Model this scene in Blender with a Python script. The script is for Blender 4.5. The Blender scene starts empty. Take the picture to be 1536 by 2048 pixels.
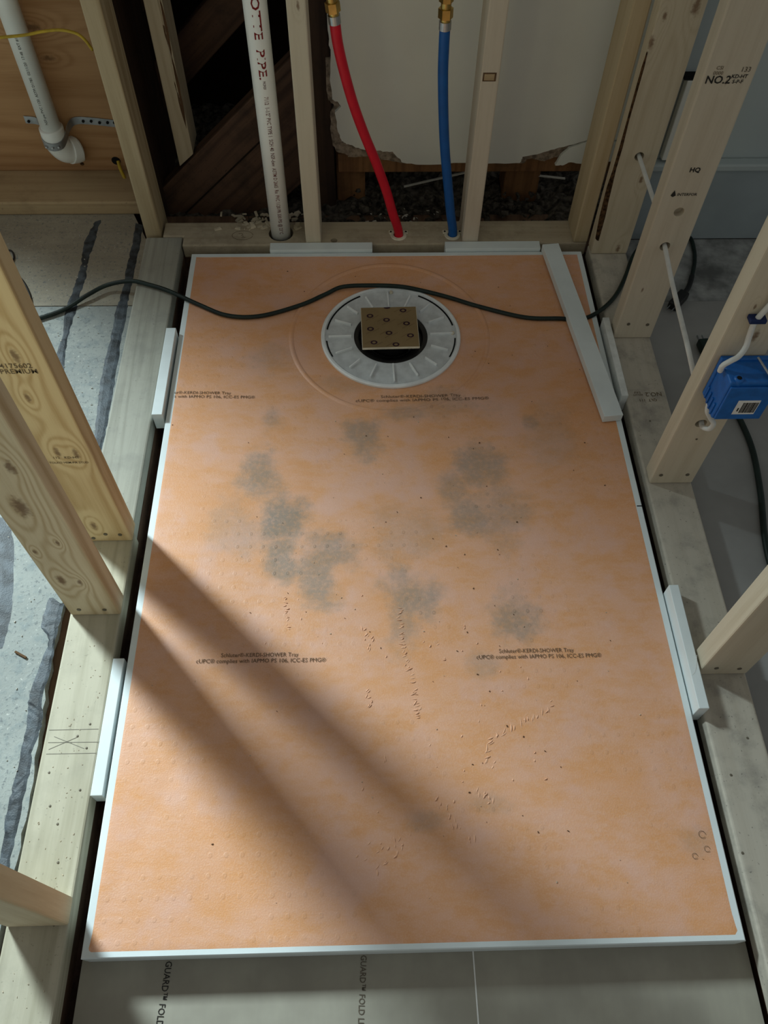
import bpy, bmesh, math, random
import numpy as np
from mathutils import Vector, Matrix
random.seed(7)
scene = bpy.context.scene
COL = scene.collection

# ------------------------------------------------------------------ camera
# metres; origin = middle of the tray's front edge, x right, y away, z up (tray rim z = 0)
F_PX = 1615.34
CAM = np.array([-0.0656136, -0.1048981, 1.3252024])
YAW, PITCH, ROLL = 0.0434406, 0.9935206, 0.0218714
def _rot(yaw, pitch, roll):
    cy, sy = math.cos(yaw), math.sin(yaw)
    fwd = np.array([sy*math.cos(pitch), cy*math.cos(pitch), -math.sin(pitch)])
    right = np.array([cy, -sy, 0.0]); up = np.cross(right, fwd)
    c, s = math.cos(roll), math.sin(roll)
    return c*right + s*up, -s*right + c*up, fwd
_r, _u, _f = _rot(YAW, PITCH, ROLL)
cam_d = bpy.data.cameras.new('camera'); cam = bpy.data.objects.new('camera', cam_d); COL.objects.link(cam)
cam_d.sensor_fit = 'VERTICAL'; cam_d.sensor_height = 36.0; cam_d.sensor_width = 27.0
cam_d.lens = F_PX/2048*36.0; cam_d.clip_start = 0.02
cam.matrix_world = Matrix(((_r[0], _u[0], -_f[0], CAM[0]), (_r[1], _u[1], -_f[1], CAM[1]), (_r[2], _u[2], -_f[2], CAM[2]), (0, 0, 0, 1)))
scene.camera = cam
def _ray(x, y): return _r*((x-768)/F_PX) - _u*((y-1024)/F_PX) + _f
def atz(x, y, z=0.0):
    d = _ray(x, y); return Vector(CAM + d*((z-CAM[2])/d[2]))
def aty(x, y, Y):
    d = _ray(x, y); return Vector(CAM + d*((Y-CAM[1])/d[1]))

# ------------------------------------------------------------------ light
world = bpy.data.worlds.new('world'); scene.world = world; world.use_nodes = True
bg = world.node_tree.nodes['Background']; bg.inputs[0].default_value = (0.975, 1.0, 0.965, 1); bg.inputs[1].default_value = 0.22
def area(name, loc, target, sx, sy, power, col, spread=180):
    l = bpy.data.lights.new(name, 'AREA'); l.shape = 'RECTANGLE'; l.size = sx; l.size_y = sy
    l.energy = power; l.color = col; l.spread = math.radians(spread)
    o = bpy.data.objects.new(name, l); COL.objects.link(o); o.location = loc
    o.rotation_euler = (Vector(target)-Vector(loc)).to_track_quat('-Z', 'Z').to_euler()
    return o
area('window_daylight', (-2.3, 2.42, 2.15), (-1.5, 0.2, 0.7), 0.54, 0.5, 240, (0.80, 0.965, 1.0))
scene.view_settings.view_transform = 'Standard'; scene.view_settings.look = 'None'
scene.view_settings.exposure = 0.0; scene.view_settings.gamma = 1.0
scene.view_settings.use_curve_mapping = False

# ------------------------------------------------------------------ mesh helpers
def link(name, me, mat, parent=None, smooth=False):
    o = bpy.data.objects.new(name, me); COL.objects.link(o)
    if mat is not None:
        me.materials.clear(); me.materials.append(mat)
    if parent is not None: o.parent = parent
    if smooth:
        me.polygons.foreach_set('use_smooth', [True]*len(me.polygons))
    return o
def tag(o, label, cat, group=None):
    o['label'] = label; o['category'] = cat
    if group: o['group'] = group
    return o
def struct(o, label=None):
    o['kind'] = 'structure'
    if label: o['label'] = label
    return o
def empty(name, loc=(0, 0, 0)):
    o = bpy.data.objects.new(name, None); COL.objects.link(o); o.location = loc; o.empty_display_size = 0.02
    return o
def mesh(name, vs, fs):
    me = bpy.data.meshes.new(name); me.from_pydata([tuple(v) for v in vs], [], fs); me.update(); return me
def bmm(name, bm):
    me = bpy.data.meshes.new(name); bm.to_mesh(me); bm.free(); return me
def box_bm(a, b, bev=0.0, seg=2):
    bm = bmesh.new(); bmesh.ops.create_cube(bm, size=1)
    for v in bm.verts:
        v.co = Vector([(a[i]+b[i])/2 + v.co[i]*(b[i]-a[i]) for i in range(3)])
    if bev > 0:
        bmesh.ops.bevel(bm, geom=bm.edges[:], offset=bev, segments=seg, affect='EDGES', profile=0.5)
    return bm
def box(name, a, b, mat, parent=None, bev=0.0, seg=2, smooth=False):
    return link(name, bmm(name, box_bm(a, b, bev, seg)), mat, parent, smooth)
def prism(name, poly, lo, hi, axis, mat, parent=None, bev=0.0):
    """poly: 2D points; axis 'z': (x,y) extruded lo..hi in z; 'y': (x,z) extruded in y; 'x': (y,z) extruded in x"""
    bm = bmesh.new()
    def P(p, h):
        return (p[0], p[1], h) if axis == 'z' else (p[0], h, p[1]) if axis == 'y' else (h, p[0], p[1])
    v0 = [bm.verts.new(P(p, lo)) for p in poly]; v1 = [bm.verts.new(P(p, hi)) for p in poly]
    bm.faces.new(v0); bm.faces.new(v1)
    n = len(poly)
    for i in range(n): bm.faces.new((v0[i], v0[(i+1) % n], v1[(i+1) % n], v1[i]))
    bmesh.ops.recalc_face_normals(bm, faces=bm.faces[:])
    if bev > 0:
        bmesh.ops.bevel(bm, geom=bm.edges[:], offset=bev, segments=2, affect='EDGES', profile=0.5)
    bmesh.ops.triangulate(bm, faces=[f for f in bm.faces if len(f.verts) > 4])
    return link(name, bmm(name, bm), mat, parent)
def catmull(pts, n=10):
    pts = [Vector(p) for p in pts]; out = []
    for i in range(len(pts)-1):
        p0 = pts[i-1] if i > 0 else pts[0]*2-pts[1]; p1 = pts[i]; p2 = pts[i+1]
        p3 = pts[i+2] if i+2 < len(pts) else pts[-1]*2-pts[-2]
        for k in range(n):
            t = k/n
            out.append(0.5*((2*p1)+(p2-p0)*t+(2*p0-5*p1+4*p2-p3)*t*t+(3*p1-p0-3*p2+p3)*t**3))
    out.append(pts[-1]); return out
def tube_geo(path, r, seg=12, ry=None, cap=True):
    vs, fs = [], []
    n = len(path); ref = None
    for i, p in enumerate(path):
        d = (path[min(i+1, n-1)]-path[max(i-1, 0)]).normalized()
        if ref is None:
            ref = Vector((0, 0, 1)) if abs(d.z) < 0.9 else Vector((1, 0, 0))
        a = (ref - d*ref.dot(d)).normalized(); b = d.cross(a); ref = a
        rr = r(i/(n-1)) if callable(r) else r
        for k in range(seg):
            t = 2*math.pi*k/seg
            vs.append(p + a*(math.cos(t)*rr*(ry or 1)) + b*(math.sin(t)*rr))
    for i in range(n-1):
        for k in range(seg):
            fs.append((i*seg+k, i*seg+(k+1) % seg, (i+1)*seg+(k+1) % seg, (i+1)*seg+k))
    if cap:
        fs.append(tuple(range(seg))[::-1]); fs.append(tuple((n-1)*seg+k for k in range(seg)))
    return vs, fs
def tube(name, pts, r, mat, parent=None, seg=12, n=10, smooth=True, curve=True, ry=None):
    path = catmull(pts, n) if curve else [Vector(p) for p in pts]
    vs, fs = tube_geo(path, r, seg, ry)
    return link(name, mesh(name, vs, fs), mat, parent, smooth)
def lathe(name, prof, mat, parent=None, seg=64, centre=(0, 0, 0), smooth=True, a0=0, a1=2*math.pi):
    vs, fs = [], []; full = abs(a1-a0-2*math.pi) < 1e-6; m = len(prof); cols = seg if full else seg+1
    for k in range(cols):
        t = a0+(a1-a0)*k/seg
        for r, z in prof: vs.append((centre[0]+r*math.cos(t), centre[1]+r*math.sin(t), centre[2]+z))
    for k in range(seg):
        k2 = (k+1) % cols
        for i in range(m-1): fs.append((k*m+i, k2*m+i, k2*m+i+1, k*m+i+1))
    me = mesh(name, vs, fs)
    o = link(name, me, mat, parent, smooth)
    if smooth:
        try: me.set_sharp_from_angle(angle=math.radians(35))
        except Exception: pass
    return o
def cut(o, cyls):
    """boolean-cut round holes: (point, axis, radius, length)"""
    for p, ax, r, L in cyls:
        q = Vector(ax).normalized(); vs, fs = tube_geo([Vector(p)-q*L/2, Vector(p)+q*L/2], r, 18)
        t = bpy.data.objects.new('tmp', mesh('tmp', vs, fs)); COL.objects.link(t)
        bpy.context.view_layer.update(); t.matrix_world = o.matrix_world.copy()
        m = o.modifiers.new('b', 'BOOLEAN'); m.operation = 'DIFFERENCE'; m.object = t; m.solver = 'EXACT'
        bpy.context.view_layer.update()
        dg = bpy.context.evaluated_depsgraph_get()
        me = bpy.data.meshes.new_from_object(o.evaluated_get(dg))
        o.modifiers.clear(); o.data = me
        bpy.data.objects.remove(t)
def text_mesh(s, size, sx=1.0, spacing=1.0, align='CENTER', bold=0.0):
    c = bpy.data.curves.new('t', 'FONT'); c.body = s; c.size = size; c.align_x = align; c.align_y = 'CENTER'
    c.resolution_u = 2; c.offset = bold*size; c.space_character = spacing
    o = bpy.data.objects.new('t', c); COL.objects.link(o)
    me = bpy.data.meshes.new_from_object(o); bpy.data.objects.remove(o); bpy.data.curves.remove(c)
    for v in me.vertices: v.co.x *= sx
    return me
def text(name, s, size, org, ux, uy, mat, parent, sx=1.0, fn=None, spacing=1.0, align='CENTER', bold=.006):
    me = text_mesh(s, size, sx, spacing, align, bold); org = Vector(org); ux = Vector(ux); uy = Vector(uy)
    for v in me.vertices:
        p = org + ux*v.co.x + uy*v.co.y
        v.co = fn(p) if fn else p
    return link(name, me, mat, parent)
def chips(name, spots, mat, parent=None, size=(0.002, 0.006), flat=0.35):
    """many tiny angular chips in one mesh; spots = list of (x,y,z)"""
    vs, fs = [], []
    for (x, y, z) in spots:
        L = random.uniform(*size); W = L*random.uniform(0.25, 0.7); H = W*flat+0.0004; a = random.uniform(0, 6.28)
        b = len(vs); ca, sa = math.cos(a), math.sin(a)
        for (u, v, w) in ((-.5, -.5, 0), (.5, -.4, 0), (.4, .5, 0), (-.5, .4, 0), (-.4, -.4, 1), (.4, -.3, .7), (.3, .4, 1), (-.4, .3, .8)):
            vs.append((x+u*L*ca-v*W*sa, y+u*L*sa+v*W*ca, z+w*H))
        for f in ((0, 3, 2, 1), (4, 5, 6, 7), (0, 1, 5, 4), (1, 2, 6, 5), (2, 3, 7, 6), (3, 0, 4, 7)): fs.append(tuple(b+i for i in f))
    return link(name, mesh(name, vs, fs), mat, parent)

# ------------------------------------------------------------------ materials
class NT:
    def __init__(s, name, rough=0.7, spec=0.3, metal=0.0):
        s.m = bpy.data.materials.new(name); s.m.use_nodes = True; s.t = s.m.node_tree
        s.b = s.t.nodes['Principled BSDF']; s.b.inputs['Roughness'].default_value = rough
        s.b.inputs['Specular IOR Level'].default_value = spec; s.b.inputs['Metallic'].default_value = metal
    def n(s, ty, **kw):
        x = s.t.nodes.new(ty)
        for k, v in kw.items(): setattr(x, k, v)
        return x
    def put(s, sock, v):
        if isinstance(v, bpy.types.NodeSocket): s.t.links.new(v, sock)
        else: sock.default_value = v
    def math(s, op, a, b=None, c=None, clamp=False):
        x = s.n('ShaderNodeMath', operation=op); x.use_clamp = clamp
        s.put(x.inputs[0], a)
        if b is not None: s.put(x.inputs[1], b)
        if c is not None: s.put(x.inputs[2], c)
        return x.outputs[0]
    def vm(s, op, a, b=None):
        x = s.n('ShaderNodeVectorMath', operation=op); s.put(x.inputs[0], a)
        if b is not None: s.put(x.inputs[1], b)
        return x.outputs['Value'] if op in ('LENGTH', 'DISTANCE', 'DOT_PRODUCT') else x.outputs[0]
    def noise(s, vec, scale, detail=3, rough=0.55):
        x = s.n('ShaderNodeTexNoise'); s.put(x.inputs['Vector'], vec); x.inputs['Scale'].default_value = scale
        x.inputs['Detail'].default_value = detail; x.inputs['Roughness'].default_value = rough; return x.outputs['Fac']
    def mr(s, v, a, b, c=0.0, d=1.0):
        x = s.n('ShaderNodeMapRange', interpolation_type='SMOOTHSTEP'); s.put(x.inputs[0], v)
        for i, k in enumerate((a, b, c, d)): s.put(x.inputs[i+1], k)
        return x.outputs[0]
    def mix(s, f, a, b, mode='MIX'):
        x = s.n('ShaderNodeMix', data_type='RGBA', blend_type=mode); x.clamp_factor = True
        s.put(x.inputs[0], f)
        for i, v in ((6, a), (7, b)):
            if isinstance(v, bpy.types.NodeSocket): s.t.links.new(v, x.inputs[i])
            else: x.inputs[i].default_value = (*v[:3], 1)
        return x.outputs[2]
    def obj(s): return s.n('ShaderNodeTexCoord').outputs['Object']
    def rnd(s): return s.n('ShaderNodeObjectInfo').outputs['Random']
    def col(s, v):
        i = s.b.inputs['Base Color']
        if isinstance(v, bpy.types.NodeSocket): s.t.links.new(v, i)
        else: i.default_value = (*v[:3], 1)
    def bump(s, h, strength=0.3, dist=0.001):
        x = s.n('ShaderNodeBump'); x.inputs['Strength'].default_value = strength; x.inputs['Distance'].default_value = dist
        s.put(x.inputs['Height'], h); s.t.links.new(x.outputs[0], s.b.inputs['Normal'])
def plain(name, col, rough=0.6, spec=0.3, metal=0.0, var=0.12, scale=30, bump=0.0):
    t = NT(name, rough, spec, metal); o = t.obj(); f = t.noise(o, scale, 4)
    d = [c*(1-var*2) for c in col]; l = [min(1, c*(1+var)) for c in col]
    t.col(t.mix(t.mr(f, .3, .7), d, l))
    if bump: t.bump(t.noise(o, scale*8, 3), bump, 0.001)
    return t.m
def wood(name, light, dark, axis='z', knots=(), rings=9.0, contrast=0.55, dirt=0.0, dirtcol=(.12, .12, .12), rough=0.7, cross=10.0, bump=0.15, seed=None):
    """sawn softwood: contour-line grain along one axis, knots bend the lines round them; object coordinates"""
    t = NT(name, rough, 0.25); o = t.obj()
    off = t.n('ShaderNodeCombineXYZ')
    r = t.math('MULTIPLY', t.rnd(), 7.0) if seed is None else seed
    for i in range(3): t.put(off.inputs[i], r)
    p = t.vm('ADD', o, off.outputs[0])
    sc = {'x': (.05, 1, 1), 'y': (1, .05, 1), 'z': (1, 1, .05)}[axis]
    q = t.vm('MULTIPLY', p, sc)
    ph = t.math('MULTIPLY', t.noise(q, cross, 1.5, .45), rings)
    km = None
    for (c, rad) in knots:
        e = {'x': (.42, 1, 1), 'y': (1, .42, 1), 'z': (1, 1, .42)}[axis]
        d = t.vm('LENGTH', t.vm('MULTIPLY', t.vm('SUBTRACT', o, tuple(c)), e))
        g = t.math('EXPONENT', t.math('MULTIPLY', t.math('POWER', t.math('DIVIDE', d, rad*2.6), 2.0), -1.0))
        ph = t.math('ADD', ph, t.math('MULTIPLY', g, 2.4))
        d2 = t.math('ADD', d, t.math('MULTIPLY', t.math('SUBTRACT', t.noise(o, 130, 3), .5), rad*1.4))
        k = t.mr(d2, rad*.25, rad*1.15, 1, 0)
        km = k if km is None else t.math('MAXIMUM', km, k)
    line = t.math('MULTIPLY_ADD', t.math('SINE', t.math('MULTIPLY', ph, 6.283)), .5, .5)
    line = t.math('POWER', line, 1.8)
    fine = t.noise(t.vm('MULTIPLY', p, sc), 260, 2, .6)
    f = t.math('MULTIPLY', line, contrast)
    med = t.noise(t.vm('MULTIPLY', p, sc), 75, 3, .6)
    f = t.math('ADD', f, t.math('MULTIPLY', t.math('SUBTRACT', fine, .45), .7))
    f = t.math('ADD', f, t.math('MULTIPLY', t.math('SUBTRACT', med, .5), 1.1), clamp=True)
    c = t.mix(f, light, dark)
    big = t.noise(t.vm('MULTIPLY', p, sc), 4, 2)
    c = t.mix(t.mr(big, .35, .75, 0, .35), c, [x*.7 for x in dark])
    if dirt > 0:
        dn = t.mr(t.noise(p, 14, 5, .65), .45, .72, 0, dirt); c = t.mix(dn, c, dirtcol)
        sp = t.mr(t.noise(p, 190, 2, .5), .69, .74, 0, .6*min(1, dirt*2)); c = t.mix(sp, c, [x*.5 for x in dirtcol])
    if km is not None: c = t.mix(t.math('MULTIPLY', km, .8), c, (.15, .080, .040))
    t.col(c); t.bump(t.math('ADD', fine, t.math('MULTIPLY', line, .4)), bump, 0.0006)
    return t.m
PINE_L, PINE_D = (.72, .62, .43), (.52, .40, .235)
M = {}
M['pine_z'] = wood('pine', PINE_L, PINE_D, 'z')
M['pine_dull'] = wood('pine_dull', (.60, .515, .365), (.44, .345, .215), 'z', contrast=.4)
M['plate_left'] = wood('weathered_plate', (.40, .395, .335), (.27, .265, .22), 'y', dirt=.35, dirtcol=(.20, .20, .18), contrast=.5, cross=22, rings=6)
M['plate_right'] = wood('dusty_plate', (.52, .48, .40), (.42, .375, .30), 'y', dirt=.55, dirtcol=(.17, .16, .145), contrast=.3)
M['plate_back'] = wood('dull_plate', (.47, .40, .29), (.36, .29, .195), 'x', dirt=.4, dirtcol=(.16, .12, .08), contrast=.3)
M['joist'] = wood('old_joist', (.16, .095, .06), (.08, .045, .03), 'y', dirt=.5, dirtcol=(.03, .02, .015))
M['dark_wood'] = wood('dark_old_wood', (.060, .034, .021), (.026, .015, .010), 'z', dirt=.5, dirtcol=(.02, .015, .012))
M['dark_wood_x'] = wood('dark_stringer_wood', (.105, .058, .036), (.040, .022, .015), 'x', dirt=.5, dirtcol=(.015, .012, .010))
M['post'] = wood('brown_post', (.27, .135, .055), (.14, .065, .028), 'z', dirt=.4, dirtcol=(.03, .02, .012))
M['ply_wall'] = wood('orange_plywood', (.46, .265, .125), (.33, .17, .07), 'x', knots=(((-.84, 1.856, .375), .012), ((-.812, 1.856, .37), .010), ((-.80, 1.856, .30), .008), ((-.88, 1.856, .43), .006)), rings=12, contrast=.6, cross=6)
M['sill'] = wood('sill', (.48, .36, .21), (.34, .235, .125), 'x', contrast=.35, dirt=.3, dirtcol=(.14, .09, .05))
M['foam'] = plain('white_foam', (.72, .785, .79), .6, .3, var=.03, scale=12, bump=.1)
M['foam_old'] = plain('dusty_foam', (.70, .73, .71), .7, .3, var=.07, scale=40, bump=.15)
M['white_plastic'] = plain('white_plastic', (.80, .83, .84), .42, .45, var=.05, scale=25)
M['flange_plastic'] = plain('flange_plastic', (.61, .64, .655), .5, .4, var=.07, scale=40)
M['black_plastic'] = plain('black_plastic', (.012, .012, .012), .35, .5)
M['slot'] = plain('dark_slot', (.015, .015, .015), .9, .1)
M['pvc'] = plain('white_pvc', (.87, .89, .85), .35, .45, var=.03, scale=6)
M['red_pex'] = plain('red_pex', (.62, .006, .025), .42, .4, var=.05)
M['blue_pex'] = plain('blue_pex', (.006, .10, .36), .42, .4, var=.05)
M['brass'] = plain('brass', (.62, .43, .14), .32, .5, 1.0)
M['steel'] = plain('steel', (.50, .52, .54), .38, .5, 1.0)
M['strap'] = plain('galvanised_strap', (.42, .44, .46), .45, .5, .8)
M['cream'] = plain('cream_plastic', (.72, .66, .52), .45, .4)
M['cord_green'] = plain('dark_green_cord', (.006, .017, .013), .5, .4, var=.2)
M['cord_black'] = plain('black_cord', (.010, .010, .011), .45, .4)
M['cable_white'] = plain('white_cable', (.68, .69, .66), .5, .35, var=.05)
M['cable_yellow'] = plain('yellow_cable', (.55, .38, .03), .5, .35)
M['box_blue'] = plain('blue_box_plastic', (.010, .125, .44), .42, .4, var=.08, scale=60)
M['clip_blue'] = plain('navy_clip', (.006, .02, .09), .5, .3)
M['paper_label'] = plain('paper_label', (.80, .80, .77), .8, .2, var=.03)
M['ink'] = plain('black_ink', (.035, .033, .03), .9, .1)
M['ink_grey'] = plain('grey_ink', (.12, .10, .075), .9, .1)
M['ink_stamp'] = plain('faded_stamp_ink', (.17, .13, .085), .9, .1)
M['ink_tray'] = plain('tray_ink', (.16, .105, .065), .9, .1)
M['ink_red'] = plain('red_ink', (.22, .02, .02), .8, .2)
M['ink_redd'] = plain('dark_red_ink', (.17, .06, .05), .8, .2)
M['pencil'] = plain('pencil', (.22, .21, .18), .9, .1)
M['screw'] = plain('dark_screw', (.15, .13, .095), .5, .4, .2)
M['bark'] = plain('bark', (.085, .045, .02), .9, .1, var=.4, scale=120, bump=.6)
M['chip_brown'] = plain('brown_chip', (.13, .075, .04), .9, .1)
M['chip_pale'] = plain('pale_chip', (.55, .48, .36), .9, .1)
M['chip_white'] = plain('plaster_chip', (.48, .46, .41), .9, .1)
M['rubble'] = plain('rubble', (.080, .070, .058), .95, .1, var=.4, scale=60, bump=.8)
M['void'] = plain('painted_void', (.020, .014, .010), .95, .05)  # near-black colour paints in the darkness of the cavity
M['drywall'] = plain('painted_drywall', (.76, .765, .695), .75, .25, var=.025, scale=4, bump=.05)
M['plaster'] = plain('broken_plaster', (.34, .27, .20), .95, .1, var=.25, scale=90, bump=.8)
M['wall_grey'] = plain('grey_wall', (.40, .455, .46), .7, .3, var=.04, scale=3)
M['trim_grey'] = plain('grey_trim', (.30, .35, .37), .6, .3, var=.05, scale=5)
M['floor_paper'] = plain('floor_paper', (.295, .295, .285), .7, .25, var=.07, scale=6, bump=.1)
M['concrete'] = plain('stained_concrete', (.28, .29, .285), .85, .2, var=.3, scale=14, bump=.3)
M['paper_eye'] = plain('kraft_paper', (.25, .175, .085), .7, .25, var=.04, scale=20)
M['paper_ink'] = plain('kraft_print', (.045, .02, .03), .8, .15)
M['paper_ink2'] = plain('kraft_small_print', (.17, .105, .055), .8, .15)
M['adhesive'] = plain('dark_adhesive', (.055, .068, .080), .55, .4, var=.35, scale=45, bump=.6)
def board_mat():
    t = NT('grey_floor_board', .65, .3); o = t.obj(); a = t.noise(o, 9, 4); b = t.noise(t.vm('MULTIPLY', o, (1, .15, 1)), 90, 2)
    c = t.mix(t.mr(a, .35, .7), (.31, .29, .235), (.39, .37, .30)); c = t.mix(t.math('MULTIPLY', b, .3), c, (.25, .235, .21)); t.col(c); t.bump(b, .1); return t.m
M['board'] = board_mat()
def subfloor_mat(name, lo, hi, patch, gk):
    t = NT(name, .75, .25); o = t.obj()
    g = t.noise(t.vm('MULTIPLY', o, (.08, 1, 1)), 60, 3); a = t.noise(o, 5, 5, .6); s = t.noise(o, 140, 3, .7); w = t.noise(o, 38, 4, .7)
    c = t.mix(t.mr(a, .35, .7), lo, hi); c = t.mix(t.math('MULTIPLY', g, gk), c, [x*.6 for x in lo])
    c = t.mix(t.mr(w, .47, .66, 0, .65), c, patch); c = t.mix(t.mr(s, .57, .66, 0, .75), c, (.14, .155, .16))
    c = t.mix(t.mr(s, .36, .28, 0, .6), c, (.66, .67, .62))
    t.col(c); t.bump(t.math('ADD', s, w), .5, .0015); return t.m
M['subfloor'] = subfloor_mat('stained_plywood_floor', (.29, .31, .295), (.375, .40, .375), (.20, .235, .24), .3)
M['subfloor2'] = subfloor_mat('brown_plywood_floor', (.35, .315, .245), (.42, .385, .305), (.28, .26, .215), .6)
def brick_mat():
    t = NT('dark_brown_base', .9, .1); o = t.obj(); c = t.mix(t.mr(t.noise(o, 25, 4), .3, .7), (.035, .022, .016), (.085, .048, .034)); t.col(c); t.bump(t.noise(o, 200, 3), .5); return t.m
M['base'] = brick_mat()

# the orange fleece membrane of the tray: mottled fibre, blue-grey smudges, rows of small pressed dots
STAINS = [(720, 862, 44, 46, .75), (522, 945, 46, 48, .85), (568, 1035, 50, 58, 1.0), (562, 1110, 40, 55, .9), (650, 1105, 66, 50, .8), (640, 1170, 42, 48, .85),
          (822, 1190, 58, 60, .8), (805, 1245, 40, 55, .6), (960, 925, 62, 48, .75), (905, 975, 34, 60, .6), (940, 1020, 48, 44, .7), (1000, 1020, 60, 70, .5),
          (1030, 1235, 52, 60, .75), (540, 832, 26, 30, .5), (540, 715, 46, 34, .3), (1062, 842, 22, 22, .55), (820, 818, 55, 16, .5), (880, 800, 90, 30, .35),
          (470, 1060, 55, 70, .35), (820, 1060, 90, 60, .3), (1100, 860, 60, 60, .25), (700, 760, 60, 20, .25), (970, 1330, 40, 30, .4), (850, 1640, 40, 24, .35), (975, 1605, 50, 26, .3), (1390, 1680, 40, 40, .3)]
def membrane_mat():
    t = NT('orange_fleece', .47, .5); o = t.obj()
    a = t.noise(t.vm('MULTIPLY', o, (1, 1.8, 1)), 14, 4, .55); b = t.noise(t.vm('MULTIPLY', o, (.6, 1.4, 1)), 55, 3, .6)
    f = t.noise(o, 420, 3, .65); big = t.noise(o, 3.2, 3, .5)
    c = t.mix(t.mr(a, .36, .66), (.70, .335, .150), (.72, .385, .240))
    c = t.mix(t.mr(b, .40, .68, 0, .45), c, (.73, .415, .280)); c = t.mix(t.mr(big, .48, .68, 0, .5), c, (.71, .315, .110))
    pink = t.noise(t.vm('ADD', o, (3, 5, 0)), 8.5, 4, .6); c = t.mix(t.mr(pink, .50, .68, 0, .55), c, (.70, .42, .335))
    c = t.mix(t.mr(f, .42, .7, 0, .20), c, (.82, .58, .46))
    m = None; wob = t.math('MULTIPLY', t.math('SUBTRACT', t.noise(o, 13, 5, .65), .5), 2.6)
    for (px, py, rx, ry, s) in STAINS:
        p = atz(px, py); ex = (atz(px+rx, py)-p).length; ey = (atz(px, py+ry)-p).length
        d = t.vm('LENGTH', t.vm('MULTIPLY', t.vm('SUBTRACT', o, (p.x, p.y, 0)), (1/ex, 1/ey, 0)))
        k = t.mr(t.math('ADD', d, wob), .35, 1.3, s, 0)
        m = k if m is None else t.math('MAXIMUM', m, k)
    smudge = t.math('MULTIPLY', m, t.mr(t.noise(o, 120, 3, .6), .25, .6, .55, .95))
    c = t.mix(t.math('MULTIPLY', smudge, .80), c, (.205, .205, .180))
    # pressed dot grid
    sep = t.n('ShaderNodeSeparateXYZ'); t.put(sep.inputs[0], o)
    gx = t.math('SUBTRACT', t.math('FRACT', t.math('DIVIDE', t.math('ADD', sep.outputs[0], 10.0), .0245)), .5)
    gy = t.math('SUBTRACT', t.math('FRACT', t.math('DIVIDE', t.math('ADD', sep.outputs[1], 10.0), .0290)), .5)
    gd = t.math('SQRT', t.math('ADD', t.math('MULTIPLY', gx, gx), t.math('MULTIPLY', gy, gy)))
    dot = t.mr(gd, .10, .17, 1, 0); patch = t.mr(t.noise(o, 5.5, 2), .44, .6)
    ring = t.math('MULTIPLY', t.math('SUBTRACT', dot, t.mr(gd, .04, .10, .7, 0)), patch)
    c = t.mix(t.math('MULTIPLY', ring, t.math('MULTIPLY_ADD', m, .50, .07)), c, (.13, .10, .07))
    t.col(c)
    h = t.math('ADD', t.math('MULTIPLY', f, .9), t.math('MULTIPLY', b, .6)); h = t.math('ADD', h, t.math('MULTIPLY', t.math('MULTIPLY', dot, patch), .5))
    t.bump(h, .35, .0012); return t.m
M['membrane'] = membrane_mat()
M['wrinkle'] = plain('wrinkled_fleece', (.74, .42, .26), .55, .4, var=.05)

# ------------------------------------------------------------------ the setting
TW, TL = 0.4825, 1.524                       # tray half width, length
DC = Vector((0.0, 1.249, 0.0)); DROP = 0.014
ZF = -0.047                                  # top of the board under the tray
def zt(x, y):
    """top surface of the tray: falls from the level rim to the drain"""
    dx, dy = x-DC.x, y-DC.y
    r = math.hypot(dx, dy)
    if r < .168: return -DROP
    m = max(abs(dx)/TW, (dy/(TL-DC.y)) if dy > 0 else (-dy/DC.y)); k = m*.168/r
    return -DROP*max(0.0, 1-(m-k)/max(1e-6, 1-k))

g = struct(box('floor', (-2.6, -1.6, -0.13), (2.4, 2.6, -0.075), M['base']), 'dark brown base floor under the shower bay')
# joists under the bottom plates
struct(box('trim_1', (-0.606, -1.2, -0.075), (-0.512, 1.588, -0.0385), M['joist']), 'dark joist edge under the left bottom plate')
struct(box('trim_2', (0.512, -1.2, -0.075), (0.606, 1.555, -0.0385), M['joist']), 'dark joist edge under the right bottom plate')
struct(box('trim_3', (-0.60, 1.566, -0.075), (0.60, 1.72, -0.0385), M['joist']), 'dark joist edge under the back bottom plate')

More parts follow.
